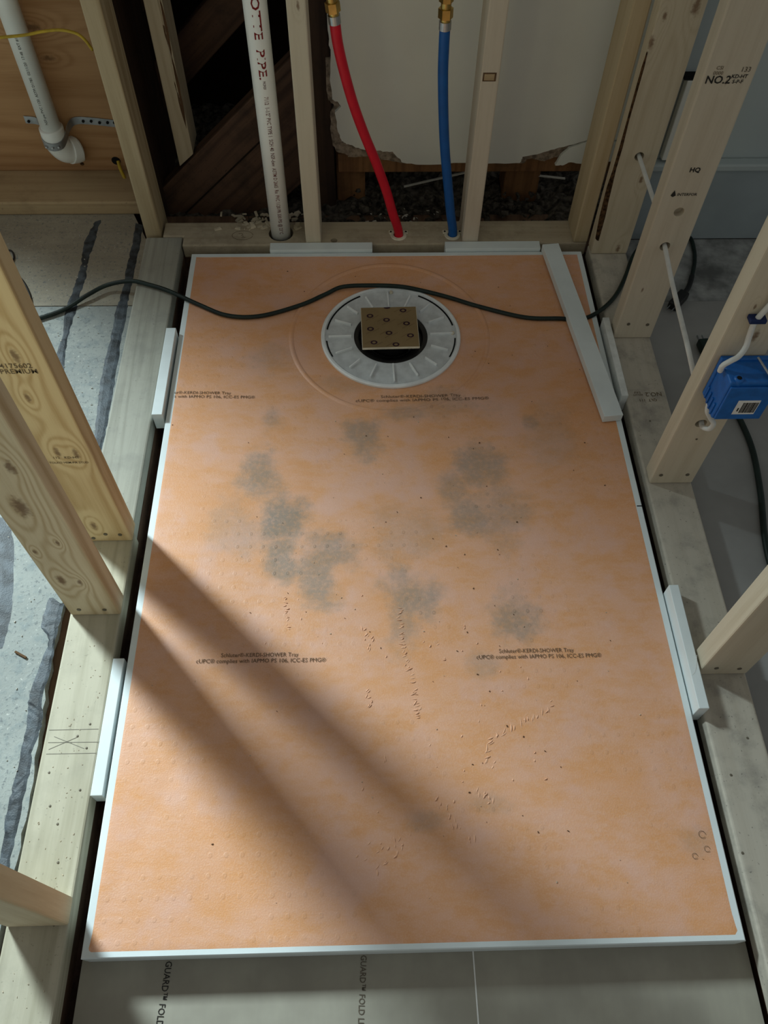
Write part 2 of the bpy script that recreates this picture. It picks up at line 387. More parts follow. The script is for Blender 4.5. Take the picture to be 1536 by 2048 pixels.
# old plywood floor left of the shower: two sheets, dark adhesive streaks
ZL = -0.030
fl = struct(box('floor_left', (-2.4, -1.4, -0.075), (-0.66, 1.85, ZL-.019), M['joist']), 'old grey plywood floor left of the shower framing')
jy = atz(200, 612, ZL).y
edge_near = [(-.606, jy-.001), (-.606, .60)]
yy = .60
random.seed(3)
while yy > -1.2:
    edge_near.append((-.622 + random.uniform(-.003, .003) + .008*math.sin(yy*9), yy)); yy -= .02
prism('plywood_sheet', [(-2.4, jy-.001)] + edge_near + [(-2.4, -1.2)], ZL-.019, ZL, 'z', M['subfloor'], fl)
prism('plywood_sheet', [(-2.4, jy+.0015), (-.606, jy+.0015), (-.606, 1.60), (-.66, 1.72), (-2.4, 1.72)], ZL-.019, ZL+.0005, 'z', M['subfloor2'], fl)
def streak(L, R, name='adhesive_streak'):
    """L, R: matching left and right outline points in photo pixels on the floor plane"""
    random.seed(len(L)*7+int(L[0][0]))
    pl, pr = [], []
    for side, out in ((L, pl), (R, pr)):
        pts = catmull([atz(x, y, ZL) for x, y in side], 6)
        for p in pts: out.append((p.x+random.uniform(-.0016, .0016), p.y))
    n = min(len(pl), len(pr)); vs, fs = [], []
    for i in range(n):
        h = random.uniform(.0008, .0020)
        vs += [(pl[i][0], pl[i][1], ZL), (pl[i][0]*.75+pr[i][0]*.25, pl[i][1], ZL+h), (pl[i][0]*.25+pr[i][0]*.75, pr[i][1], ZL+h*.9), (pr[i][0], pr[i][1], ZL)]
    for i in range(n-1):
        for k in range(3): fs.append((i*4+k, i*4+k+1, i*4+5+k, i*4+4+k))
    return link(name, mesh(name, vs, fs), M['adhesive'], fl)
z7 = lambda x, y: (x*.2734, 420+y*.2734)
z9 = lambda x, y: (x*.2734, 1280+y*.2734)
z8 = lambda x, y: (x*.2734, 860+y*.2734)
streak([z7(*q) for q in ((690, 85), (640, 180), (600, 270), (590, 380), (560, 480), (520, 600), (470, 760), (460, 900), (420, 1030), (330, 1250))],
       [z7(*q) for q in ((748, 75), (716, 180), (690, 280), (648, 380), (640, 480), (605, 600), (550, 760), (505, 900), (480, 1030), (460, 1250))])
streak([z7(*q) for q in ((985, 100), (960, 250), (925, 400), (895, 560), (850, 720), (825, 860), (795, 1000), (745, 1200), (715, 1420), (690, 1640), (640, 1850))],
       [z7(*q) for q in ((1046, 110), (1036, 250), (1000, 400), (968, 560), (935, 720), (905, 860), (880, 1000), (850, 1200), (815, 1420), (770, 1640), (720, 1850))])
streak([z8(*q) for q in ((-300, 500), (-260, 800), (-220, 1100), (-300, 1450), (-350, 1700))], [z8(*q) for q in ((20, 640), (100, 800), (95, 1100), (80, 1350), (20, 1600))])
streak([z8(360, 1230), z8(300, 1420), z9(355, 0), z9(300, 160), z9(215, 400), z9(205, 560), z9(160, 780), z9(100, 1050), z9(50, 1250), z9(20, 1500), z9(-60, 1800)],
       [z8(474, 1270), z8(440, 1400), z9(405, 0), z9(380, 180), z9(310, 430), z9(312, 600), z9(240, 800), z9(215, 980), z9(160, 1230), z9(100, 1500), z9(40, 1800)])
struct(box('trim_4', (-.650, -1.2, -.075), (-.6065, 1.58, -.052), M['joist']), 'dark gap edge beside the left bottom plate')

# board under the tray, showing in front of it
fb = struct(box('floor_front', (-.494, -1.0, -.0748), (.500, 1.50, ZF), M['board']), 'grey-brown printed floor board in front of the tray')
for px, y0, mt in ((338, 1922, 'ink'), (727, 1910, 'ink_grey')):
    p = atz(px, y0, ZF)
    text('printed_lettering', 'GUARD\u2122 FOLD LINE' if True else '', .0135 if px < 500 else .0125, (p.x, p.y, ZF+.0006), (-.06, -1, 0), (1, -.06, 0), M[mt], fb, sx=.84, align='LEFT')
p = atz(948, 1930, ZF)
box('seam', (p.x-.0010, -.9, ZF), (p.x+.0010, p.y+.03, ZF+.0006), M['paper_label'], fb)
# right-hand floor and walls beyond the framing
fr = struct(box('floor_right', (.607, -1.2, -.075), (2.3, 1.615, -.040), M['floor_paper']), 'grey paper-covered floor beyond the right framing')
box('concrete_patch', (.607, 1.385, -.040), (2.3, 1.6149, -.0388), M['concrete'], fr)
wr = struct(box('wall_right', (.604, 1.640, -.040), (2.3, 1.70, 2.4), M['wall_grey']), 'grey-blue painted wall behind the right framing')
struct(box('baseboard_right', (.604, 1.615, -.0385), (2.3, 1.6395, .165), M['trim_grey'], bev=.003), 'wide grey baseboard along the right wall')
struct(box('trim_5', (.604, 1.609, .160), (2.3, 1.6395, .178), M['wall_grey'], bev=.004), 'ledge along the top of the baseboard, coloured paler as its edge highlight')  # lighter colour than the baseboard draws its top edge highlight
cs = tag(box('corner_casing', (.648, 1.618, .185), (.690, 1.639, .375), M['drywall'], bev=.002), 'short pale casing strip on the grey wall behind the leaning studs', 'casing')
box('painted_shadow_gap', (.640, 1.6185, .376), (.705, 1.639, .384), M['slot'], cs)  # solid near-black strip drawn as the shadow line over the casing

# back-left plywood wall with its sill
wl = struct(box('wall_left', (-1.56, 1.856, -.075), (-.585, 1.875, 2.4), M['ply_wall']), 'orange-brown plywood wall at the back left')  # unseen left end and height extended to cut off the window light
tag(box('sill_plate', (-1.55, 1.717, ZL+.0007), (-.60, 1.855, .008), M['sill'], bev=.004), 'flat brown sill board at the foot of the plywood wall', 'sill')
# dark cavity behind the back studs
struct(box('wall_back', (-.585, 2.25, -.1), (.60, 2.30, 1.4), M['void']), 'back of the cavity painted near-black as the dark void')  # near-black sheet stands for the shade deep in the cavity
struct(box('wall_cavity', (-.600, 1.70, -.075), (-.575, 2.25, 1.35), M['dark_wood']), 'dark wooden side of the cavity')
struct(box('cavity_light_blocker', (-.62, 1.70, 1.35), (.604, 2.30, 1.40), M['void']), 'unseen cover added to keep the cavity dark')  # unseen cover added to keep ambient light out of the cavity
# rubble ground
random.seed(11)
vs, fs = [], []; NX, NY = 70, 30
for j in range(NY+1):
    for i in range(NX+1):
        x = -.58+1.18*i/NX; y = 1.645+.62*j/NY
        vs.append((x, y, -.045+random.uniform(-.012, .012)+.02*math.sin(x*9)*math.sin(y*7)+(.03 if x > .42 else 0)*min(1, (x-.42)*8 if x > .42 else 0)))
for j in range(NY):
    for i in range(NX): fs.append((j*(NX+1)+i, j*(NX+1)+i+1, (j+1)*(NX+1)+i+1, (j+1)*(NX+1)+i))
gr = struct(link('floor_rubble', mesh('rubble', vs, fs), M['rubble']), 'dark rubble and dirt behind the back bottom plate')

# painted drywall with a torn lower edge
YD = 1.75
def D(x, y, Y=YD): p = aty(x, y, Y); return (p.x, p.z)
random.seed(5)
def ragged(pts, amp=.0016, n=4):
    out = []
    for i in range(len(pts)-1):
        for k in range(n):
            t = k/n; out.append((pts[i][0]*(1-t)+pts[i+1][0]*t+random.uniform(-amp, amp), pts[i][1]*(1-t)+pts[i+1][1]*t+random.uniform(-amp, amp)))
    out.append(pts[-1]); return out
ol = [D(*q) for q in ((655, 60), (660, 100), (661, 160), (664, 198), (677, 206), (681, 213), (671, 226), (675, 262), (683, 280), (690, 287), (703, 291), (722, 299), (760, 302), (785, 304), (797, 316), (806, 326), (838, 330), (930, 326), (1010, 328), (1040, 326), (1046, 314), (1075, 309), (1100, 301), (1137, 291), (1176, 280))]
dw = struct(prism('wall_drywall', ragged(ol) + [(.604, ol[-1][1]), (.604, 1.35), (ol[0][0], 1.35)], YD, YD+.010, 'y', M['drywall']), 'cream painted drywall panel with torn bottom edge behind the back studs')
fl2 = [D(*q) for q in ((1177, 283), (1138, 296), (1122, 310), (1110, 330), (1125, 329), (1140, 323), (1165, 327), (1180, 322))]
prism('torn_flap', ragged(fl2, .001) + [(.604, fl2[-1][1]), (.604, fl2[0][1])], YD-.003, YD+.007, 'y', M['drywall'], dw)
pl2 = [D(*q) for q in ((650, 120), (655, 205), (668, 215), (660, 235), (664, 290), (672, 308), (690, 312), (700, 320), (740, 318), (775, 326), (800, 330), (1000, 330), (1046, 333), (1056, 322), (1090, 326), (1115, 318), (1180, 316))]
prism('broken_plaster', ragged(pl2, .0022) + [(.60, pl2[-1][1]), (.60, pl2[0][1])], YD+.0102, YD+.022, 'y', M['plaster'], dw)
tag(box('nailing_board', (-.122, YD+.0225, .052), (.60, YD+.045, .104), M['post'], bev=.003), 'dark brown horizontal board under the torn drywall edge', 'board')
for x0, x1, lb in ((-.128, -.052, 'stubby brown post under the torn drywall near the red pipe'), (.318, .412, 'stubby brown post under the torn drywall right of the blue pipe')):
    tag(box('wood_post', (x0, YD+.0455, -.060), (x1, YD+.13, .115), M['post'], bev=.006), lb, 'post')
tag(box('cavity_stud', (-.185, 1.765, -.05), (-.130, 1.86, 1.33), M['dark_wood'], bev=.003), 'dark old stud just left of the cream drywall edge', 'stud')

# ------------------------------------------------------------------ bottom plates
M['plate_cream'] = wood('cream_plate', (.52, .485, .375), (.39, .36, .265), 'y', dirt=.25, dirtcol=(.25, .24, .19), contrast=.75, cross=22, rings=6)
lp = tag(box('bottom_plate', (-.599, -1.0, -.038), (-.508, .7195, 0.0), M['plate_cream'], bev=.0035), 'pale cream bottom plate with pencil marks at the near left', 'bottom plate', 'bottom plates')
lpf = tag(box('bottom_plate', (-.603, .7205, -.038), (-.5125, 1.588, 0.0), M['plate_left'], bev=.0035), 'grey weathered bottom plate at the far left of the tray', 'bottom plate', 'bottom plates')
rp = tag(box('bottom_plate', (.503, -1.0, -.038), (.594, 1.549, 0.0), M['plate_right'], bev=.0045, seg=3), 'dusty bottom plate along the right side of the tray', 'bottom plate', 'bottom plates')
bp = prism('bottom_plate', [(-.562, 1.590), (-.510, 1.590), (-.510, 1.5555), (.502, 1.5555), (.502, 1.645), (-.562, 1.645)], -.038, 0.0, 'z', M['plate_back'], bev=.0035)
tag(bp, 'dull brown bottom plate behind the tray carrying the pipes', 'bottom plate', 'bottom plates')
# drilled holes in the back plate: drain pipe, red, blue, one empty
PIPE = Vector((-.2665, 1.600, 0)); RED = Vector((.0292, 1.588, 0)); BLUE = Vector((.1655, 1.588, 0)); H0 = atz(668, 481); H0.z = 0
cut(bp, [((PIPE.x, PIPE.y, -.02), (0, 0, 1), .031, .2), ((RED.x, RED.y, -.02), (0, 0, 1), .0142, .2), ((BLUE.x, BLUE.y, -.02), (0, 0, 1), .0142, .2), ((H0.x, H0.y, -.02), (0, 0, 1), .0085, .2)])
c0 = atz(485, 471); vs = [Vector((c0.x+.026*math.cos(t), c0.y+.017*math.sin(t), .0006)) for t in np.linspace(0, 6.1, 40)]
def stroke(name, pts, w, mat, parent, up=(0, 0, 1)):
    pts = [Vector(p) for p in pts]; up = Vector(up); v, f = [], []
    for i, p in enumerate(pts):
        d = (pts[min(i+1, len(pts)-1)]-pts[max(i-1, 0)]).normalized(); s = d.cross(up)*w/2
        v += [p-s, p+s]
        if i: f.append((2*i-2, 2*i-1, 2*i+1, 2*i))
    return link(name, mesh(name, v, f), mat, parent)
stroke('ink_circle', vs, .0012, M['ink_stamp'], bp)
stroke('ink_number', [(c0.x-.010, c0.y+.006, .0006), (c0.x-.003, c0.y+.008, .0006), (c0.x+.001, c0.y+.003, .0006), (c0.x-.003, c0.y, .0006), (c0.x+.003, c0.y-.004, .0006), (c0.x-.002, c0.y-.009, .0006), (c0.x+.008, c0.y-.008, .0006)], .0016, M['ink_stamp'], bp)
# carpenter's lines on the left plate
for a, b in (((98, 1460), (197, 1458)), ((96, 1485), (199, 1484)), ((92, 1508), (194, 1506)), ((97, 1499), (155, 1474)), ((108, 1473), (168, 1497))):
    stroke('pencil_line', [atz(*a, .0004), atz(*b, .0004)], .0007, M['pencil'], lp)
for q in ((155, 1472), (173, 1496), (98, 1545), (160, 1580), (100, 1612), (115, 1648), (116, 1725), (108, 1850), (180, 1448)):
    p = atz(*q); lathe('nail_head', [(0, .0012), (.0016, .0010), (.0021, 0)], M['screw'], lp, 10, (p.x, p.y, 0))
text('grade_stamp', 'NO.2', .016, atz(1307, 788, .0006), (-1, -.02, 0), (.02, -1, 0), M['ink_stamp'], rp)
text('grade_stamp', 'KD-HT\nS-P-F', .007, atz(1275, 787, .0006), (-1, -.02, 0), (.02, -1, 0), M['ink_stamp'], rp)
text('grade_stamp', 'QLT  111', .010, atz(1296, 800, .0006), (-1, -.02, 0), (.02, -1, 0), M['ink_stamp'], rp)
for q in ((1300, 842), (1485, 1706), (1462, 1550), (1495, 1476)):
    p = atz(*q); lathe('nail_head', [(0, .0010), (.0018, .0008), (.0023, 0)], M['screw'], rp, 10, (p.x, p.y, 0))

# ------------------------------------------------------------------ studs
TOP = 2.30
def stud(label, x0, x1, y0, y1, z0=.0004, mat=None, knots=(), holes=(), top=TOP, light=PINE_L, dark=PINE_D, group='upright wall studs', contrast=.5, cat='stud', **kw):
    root = empty('stud', ((x0+x1)/2, y0, z0)); tag(root, label, cat, group)
    if mat is None:
        ks = [((p[0]-root.location.x, p[1]-root.location.y, p[2]-z0), r) for p, r in knots]
        mat = wood('stud_wood', light, dark, 'z', knots=ks, contrast=contrast, seed=random.uniform(0, 9), **kw)
    hx = (x1-x0)/2; bm = box_bm((-hx, 0, 0), (hx, y1-y0, top-z0), .003, 2)
    body = link('timber', bmm('timber', bm), mat, root)
    if holes: cut(body, [((p[0]-root.location.x, p[1]-root.location.y, p[2]-z0), ax, r, L) for p, ax, r, L in holes])
    return root
def loc(root, p): return Vector(p)-root.location
def screws(root, pts, y, r=.0038):
    for q in pts:
        p = loc(root, aty(*q, y)); vs, fs = tube_geo([p+Vector((0, .001, 0)), p+Vector((0, -.0012, 0))], r, 12)
        link('screw', mesh('screw', vs, fs), M['screw'], root)
random.seed(21)
def K(px, py, Y, r): p = aty(px, py, Y); return ((p.x, Y, p.z), r)
# left wall
N_ = stud('knotty pale stud at the left, front one of the close pair', -.596, -.507, .545, .583, knots=(K(42, 1015, .545, .013), K(122, 1160, .545, .008), K(20, 935, .545, .008), K(160, 1165, .545, .0045), K(115, 1086, .545, .0035), K(70, 1104, .545, .0035)), rings=13, contrast=.85, cross=8)
screws(N_, ((158, 1219), (209, 1219)), .545)
F_ = stud('pale stud at the left with grade stamp, behind the knotty one', -.596, -.508, .700, .738, knots=(K(115, 905, .70, .006), K(152, 908, .70, .006), K(188, 1052, .70, .006), K(30, 712, .70, .007), K(55, 795, .70, .005)), light=(.74, .60, .365), dark=(.52, .365, .185), rings=9, contrast=.8)
screws(F_, ((187, 1076), (211, 1068), (240, 1069)), .70)
def stamp(root, s, size, px, py, Y, mat='ink_stamp', sx=1.0, bold=.006): text('grade_stamp', s, size, loc(root, aty(px, py, Y))+Vector((0, -.0006, 0)), (1, 0, 0), (0, 0, 1), M[mat], root, sx, bold=bold)
stamp(F_, '74175602', .013, 27, 732, .70); stamp(F_, 'PREMIUM', .013, 38, 743, .70)
stamp(F_, '112   KD-HT', .008, 132, 915, .70); stamp(F_, 'TOLKO HEM-FIR STUD', .007, 138, 925, .70, sx=.9)
T_ = stud('short-looking stud base at the bottom left corner', -.597, -.507, .044, .082, contrast=.35)
# back wall
LB = stud('light stud at the back left corner beside the plywood alcove', -.606, -.567, 1.598, 1.687, z0=-.0375, contrast=.85, rings=13, light=(.54, .44, .275), dark=(.37, .28, .155))
B1 = stud('narrow pale stud between the white drain pipe and red pipe', -.2025, -.1645, 1.556, 1.645, light=(.64, .58, .455), dark=(.52, .45, .33), contrast=.3, knots=(K(596, 12, 1.556, .004),))
B2 = stud('narrow stud with square knot, right of the blue pipe', .1875, .2265, 1.556, 1.645, light=(.60, .53, .425), dark=(.48, .41, .31), contrast=.35)
p = loc(B2, aty(979, 154, 1.556)); box('knot', (p.x-.014, -.0008, p.z-.009), (p.x+.014, .001, p.z+.009), M['chip_brown'], B2, bev=.0005)
box('knot_centre', (p.x-.011, -.0012, p.z-.0065), (p.x+.010, .001, p.z+.0065), M['sill'], B2)
B3 = stud('narrow stud in the back right corner against the wider one', .4665, .5025, 1.556, 1.645, light=(.55, .45, .29), dark=(.44, .335, .19), contrast=.4)
# right wall
HR = dict(R0=aty(1276, 305, 1.527), R1a=aty(1330, 493, 1.222), R1b=aty(1358, 424, 1.222), R2=aty(1402, 847, .816))
R0 = stud('wide stud in the back right corner with dark bark seam', .504, .594, 1.512, 1.5505, light=(.57, .495, .36), dark=(.44, .36, .24), contrast=.4, knots=(K(1330, 32, 1.512, .005), K(1302, 86, 1.512, .007), K(1393, 12, 1.512, .009), K(1236, 497, 1.512, .006), K(1282, 360, 1.512, .005)),
          holes=(((HR['R0'].x, 1.53, HR['R0'].z), (0, 1, 0), .0105, .2),))
zz4 = lambda x, y: (1120+x*.2708, y*.2708)
seam_l = [zz4(*q) for q in ((640, 380), (600, 500), (545, 700), (490, 900), (440, 1080), (390, 1250), (345, 1380), (320, 1480), (290, 1600), (260, 1760))]
seam_r = [zz4(*q) for q in ((648, 385), (622, 500), (565, 700), (508, 900), (465, 1080), (415, 1250), (385, 1380), (360, 1480), (335, 1600), (285, 1780))]
v, f = [], []
for i, (a, b) in enumerate(zip(seam_l, seam_r)):
    A = loc(R0, aty(*a, 1.512)); B = loc(R0, aty(*b, 1.512)); C = (A+B)/2
    v += [A+Vector((0, -.0003, 0)), C+Vector((random.uniform(-.001, .001), -.0022, 0)), B+Vector((0, -.0003, 0))]
    if i: f += [(3*i-3, 3*i-2, 3*i+1, 3*i), (3*i-2, 3*i-1, 3*i+2, 3*i+1)]
link('bark_seam', mesh('bark', v, f), M['bark'], R0)
R1 = stud('wide stamped stud on the right with two drilled holes', .5075, .594, 1.222, 1.260, light=(.60, .535, .42), dark=(.49, .42, .315), contrast=.3, knots=(K(1285, 580, 1.222, .003), K(1453, 165, 1.222, .0025)),
          holes=(((HR['R1a'].x, 1.24, HR['R1a'].z), (0, 1, 0), .0105, .2), ((HR['R1b'].x, 1.21, HR['R1b'].z), (0, 1, 0), .0100, .05)))
screws(R1, ((1257, 648), (1295, 649)), 1.222)
stamp(R1, 'NO.2', .0185, 1436, 160, 1.222, 'ink', 1.0, .02); stamp(R1, 'KD-HT\nS-P-F', .0088, 1477, 158, 1.222, 'ink', 1.0, .02); stamp(R1, 'CSI\n0000', .0085, 1438, 141, 1.222); stamp(R1, '133', .0115, 1492, 139, 1.222, 'ink_grey')
stamp(R1, 'HQ', .0130, 1390, 340, 1.222, 'ink', 1.0, .03); stamp(R1, 'INTERFOR', .0082, 1374, 389, 1.222, 'ink', 1.0, .015)
p = loc(R1, aty(1347, 388, 1.222)); e = -.0006
link('tree_mark', mesh('tree', [(p.x-.005, e, p.z-.003), (p.x+.005, e, p.z-.003), (p.x+.003, e, p.z+.002), (p.x, e, p.z+.008), (p.x-.003, e, p.z+.002), (p.x-.001, e, p.z-.006), (p.x+.001, e, p.z-.006)], [(0, 1, 2, 3, 4), (5, 6, 1, 0)]), M['ink'], R1)
R2 = stud('stud on the right carrying the blue box', .5075, .594, .816, .854, light=(.61, .54, .41), dark=(.49, .415, .295), contrast=.35, rings=7, knots=(K(1510, 614, .816, .003), K(1511, 672, .816, .006)),
          holes=(((HR['R2'].x, .83, HR['R2'].z), (0, 1, 0), .0105, .2),))
screws(R2, ((1322, 950), (1375, 949)), .816); screws(R2, ((1393, 878),), .816, .002)
R3 = stud('stud on the right nearest the camera, below the blue box', .5075, .594, .410, .448, light=(.61, .54, .41), dark=(.49, .415, .295), contrast=.4, rings=6)
screws(R3, ((1433, 1336), (1479, 1337)), .410)
# hanging stud in the cavity, cut on the slope of the stringer
root = empty('stud', (-.500, 1.75, .09)); tag(root, 'hanging stud with splintered edge standing on the dark diagonal stringer', 'stud', 'upright wall studs')
prism('timber', [(-.020, -.004), (.020, .030), (.020, 1.25), (-.020, 1.25)], 0, .085, 'y', wood('stud_wood', (.50, .43, .30), (.38, .30, .19), 'z', contrast=.4, seed=2.2), root, bev=.002)
for k, (z, L, w, m) in enumerate(((.10, .17, .006, 'chip_brown'), (.16, .14, .004, 'pine_dull'), (.27, .12, .005, 'chip_brown'), (.30, .16, .004, 'pine_dull'))):
    x = .0165-.002*(k % 2); n = 9; v = []
    for i in range(n):
        t = i/(n-1); hw = w*(math.sin(math.pi*t)**.6)*(.8+.4*random.random())
        v += [Vector((x-hw, -.0006, z+L*t)), Vector((x+.001*math.sin(9*t), -.0035, z+L*t)), Vector((x+hw*.7, -.0004, z+L*t))]
    link('splinter', mesh('spl', v, [q for i in range(n-1) for q in ((3*i, 3*i+1, 3*i+4, 3*i+3), (3*i+1, 3*i+2, 3*i+5, 3*i+4))]), M[m], root)
# diagonal stringer: local x along the slope
s0 = aty(318, 386, 1.742); s1 = aty(560, 140, 1.742); d = (s1-s0); ang = math.atan2(d.z, d.x)
XE = -.192; ca_, sa_ = math.cos(ang), math.sin(ang)
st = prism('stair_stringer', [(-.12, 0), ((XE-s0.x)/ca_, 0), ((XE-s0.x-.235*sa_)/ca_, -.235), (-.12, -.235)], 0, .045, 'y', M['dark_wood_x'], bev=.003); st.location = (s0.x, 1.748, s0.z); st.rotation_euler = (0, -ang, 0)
tag(st, 'dark brown diagonal stair stringer in the cavity behind the drain pipe', 'stringer')
box('split_line', (-.1, -.0012, -.088), (.33, .002, -.084), M['void'], st)
# dark old boards higher in the cavity
for k, (h, lb) in enumerate(((.16, 'lower dark rail in the black cavity above the stringer'), (.40, 'upper dark rail in the black cavity above the stringer'))):
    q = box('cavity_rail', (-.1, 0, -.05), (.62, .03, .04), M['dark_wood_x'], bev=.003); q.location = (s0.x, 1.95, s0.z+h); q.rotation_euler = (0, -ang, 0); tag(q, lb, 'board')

# ------------------------------------------------------------------ the tray
tray = empty('shower_tray', (0, TL/2, ZF)); tag(tray, 'large orange shower tray with white foam rim', 'shower tray')
def TP(v): return Vector(v)-tray.location
BW = .0085
# foam body: outer sides + bottom + rim strip
vs, fs = [], []
for z, ins in ((ZF+.0005, 0), (-.0015, 0), (0, .0015), (0, BW+.004), (-.012, BW+.006)):
    for sx, y in ((-1, ins), (1, ins), (1, TL-ins), (-1, TL-ins)): vs.append(TP((sx*(TW-ins), y, z)))
for k in range(4):
    for i in range(4): fs.append((k*4+i, k*4+(i+1) % 4, k*4+4+(i+1) % 4, k*4+4+i))
fs.append((3, 2, 1, 0))
link('foam_body', mesh('foam_body', vs, fs), M['foam'], tray)
# membrane grid
NXg, NYg = 180, 286; vs, fs = [], []; x0, x1, y0, y1 = -TW+BW, TW-BW, BW, TL-BW
for j in range(NYg+1):
    for i in range(NXg+1):
        x = x0+(x1-x0)*i/NXg; y = y0+(y1-y0)*j/NYg
        e = min(i, NXg-i, j, NYg-j)
        if i in (0, NXg) and j in (0, NYg): x -= math.copysign(.0018, x); y -= math.copysign(.0018, y-TL/2)
        vs.append((x, y, zt(x, y)+(.0006 if e > 0 else 0.0001)))
dead = set()
for j in range(NYg):
    for i in range(NXg):
        x = x0+(x1-x0)*(i+.5)/NXg; y = y0+(y1-y0)*(j+.5)/NYg
        if math.hypot(x-DC.x, y-DC.y) < .150: continue
        fs.append((j*(NXg+1)+i, j*(NXg+1)+i+1, (j+1)*(NXg+1)+i+1, (j+1)*(NXg+1)+i))
mem = link('membrane', mesh('membrane', vs, fs), M['membrane'], tray, True); mem.location = -tray.location
def on_tray(p, h=.0013): return Vector((p.x, p.y, zt(p.x, p.y)+h))
# embossed ring round the drain
vs, fs = [], []; SEG = 120
prof = [(-.006, .0000), (-.003, .0020), (0, .0028), (.003, .0020), (.006, .0000)]
for k in range(SEG):
    t = 2*math.pi*k/SEG
    for dr, h in prof:
        r = .2255+dr; x, y = DC.x-.003+r*math.cos(t), DC.y+.004+r*1.02*math.sin(t); vs.append((x, y, zt(x, y)+.0005+h))
for k in range(SEG):
    for i in range(4): fs.append((k*5+i, ((k+1) % SEG)*5+i, ((k+1) % SEG)*5+i+1, k*5+i+1))
o = link('embossed_ring', mesh('ring', vs, fs), M['membrane'], tray, True); o.location = -tray.location
# printed lines (overprinted rows as in the photograph)
def tray_print(px, py, W):
    p = atz(px, py); d = (atz(px+100, py-1.5)-p).normalized(); n = Vector((-d.y, d.x, 0))
    for s, w, dy, dx in (('Schluter\u00ae-KERDI-SHOWER Tray', W*.60, .0075, -.003), ('cUPC\u00ae complies with IAPMO PS 106, ICC-ES PMG\u00ae', W, -.0035, 0)):
        me = text_mesh(s, .0108); xs = [v.co.x for v in me.vertices]; k = w/(max(xs)-min(xs)); me_c = (max(xs)+min(xs))/2
        for v in me.vertices:
            q = p + d*((v.co.x-me_c)*k+dx) + n*(v.co.y+dy)
            q.x = max(q.x, -TW+BW+.002); rr = math.hypot(q.x-DC.x+.003, (q.y-DC.y-.004)/1.02)-.2255
            v.co = TP(on_tray(q, .0016+(.0026*(1-abs(rr)/.0075) if abs(rr) < .0075 else 0)))
        link('printed_line', me, M['ink_tray'], tray)
tray_print(522, 1316, .226); tray_print(1078, 1307, .221); tray_print(845, 790, .290); tray_print(395, 790, .245)
# small pen rings near the right front corner
for q, r in (((1404, 1669), .0052), ((1414, 1698), .0042), ((1390, 1712), .004)):
    p = atz(*q); stroke('pen_ring', [TP(on_tray(p+Vector((r*math.cos(t), r*math.sin(t), 0)), .0017)) for t in np.linspace(0, 5.6, 20)], .0007, M['ink_tray'], tray)
# little split in the rim on the right, small nicks
p = atz(1276, 1012); box('rim_split', TP((TW-.0105, p.y-.001, -.006)), TP((TW+.0004, p.y+.001, .0006)), M['slot'], tray)
# scuffed wrinkles in the fleece
random.seed(9); vs, fs = [], []
def ridge(p, ang, L, W, H):
    b = len(vs); ca, sa = math.cos(ang), math.sin(ang)
    for i in range(5):
        t = i/4-.5; w = W*(1-abs(t)*1.8 if abs(t) < .5 else .1)+.0002; bend = .15*L*(t*t)
        for k, (u, h) in enumerate(((-.5, 0), (-.15, H*(1-4*t*t)), (.25, H*.8*(1-4*t*t)), (.5, 0))):
            lx = t*L; ly = u*w+bend; x, y = p.x+lx*ca-ly*sa, p.y+lx*sa+ly*ca
            vs.append((x, y, zt(x, y)+.0004+h))
    for i in range(4):
        for k in range(3): fs.append((b+i*4+k, b+i*4+k+1, b+i*4+5+k, b+i*4+4+k))
def ridge_path(px, n, a0, jit=.006, L=(.006, .014), da=.7):
    P = catmull([atz(*q) for q in px], 20)
    for k in range(n):
        p = P[int(k/n*(len(P)-1))]+Vector((random.uniform(-jit, jit), random.uniform(-jit, jit), 0))
        ridge(p, a0+random.uniform(-da, da), random.uniform(*L), random.uniform(.0018, .0036), random.uniform(.0008, .0019))
ridge_path([(800, 1212), (803, 1270), (815, 1320), (832, 1390), (838, 1436)], 46, .35, .004)
ridge_path([(975, 1525), (978, 1490), (1000, 1466), (1045, 1442), (1085, 1425), (1110, 1398)], 26, 1.0, .004, (.008, .018))
ridge_path([(570, 1190), (574, 1225), (578, 1262)], 14, .3, .003, (.004, .009)); ridge_path([(735, 1380), (742, 1420)], 8, .8, .004, (.006, .012))
ridge_path([(725, 1255), (742, 1275), (735, 1300)], 10, 1.2, .004); ridge_path([(870, 1590), (905, 1640), (950, 1690)], 16, 1.3, .008, (.006, .016))
ridge_path([(960, 1580), (990, 1605)], 9, 1.2, .006); ridge_path([(730, 1700), (800, 1690), (755, 1740)], 18, 1.2, .02, (.005, .012))
ridge_path([(770, 1510), (765, 1535)], 4, 1.4, .003); ridge_path([(560, 1230), (900, 1300), (1000, 1500), (700, 1600)], 40, 1.0, .08, (.003, .008))
o = link('fleece_wrinkles', mesh('wr', vs, fs), M['wrinkle'], tray); o.location = -tray.location; o['kind'] = 'stuff'

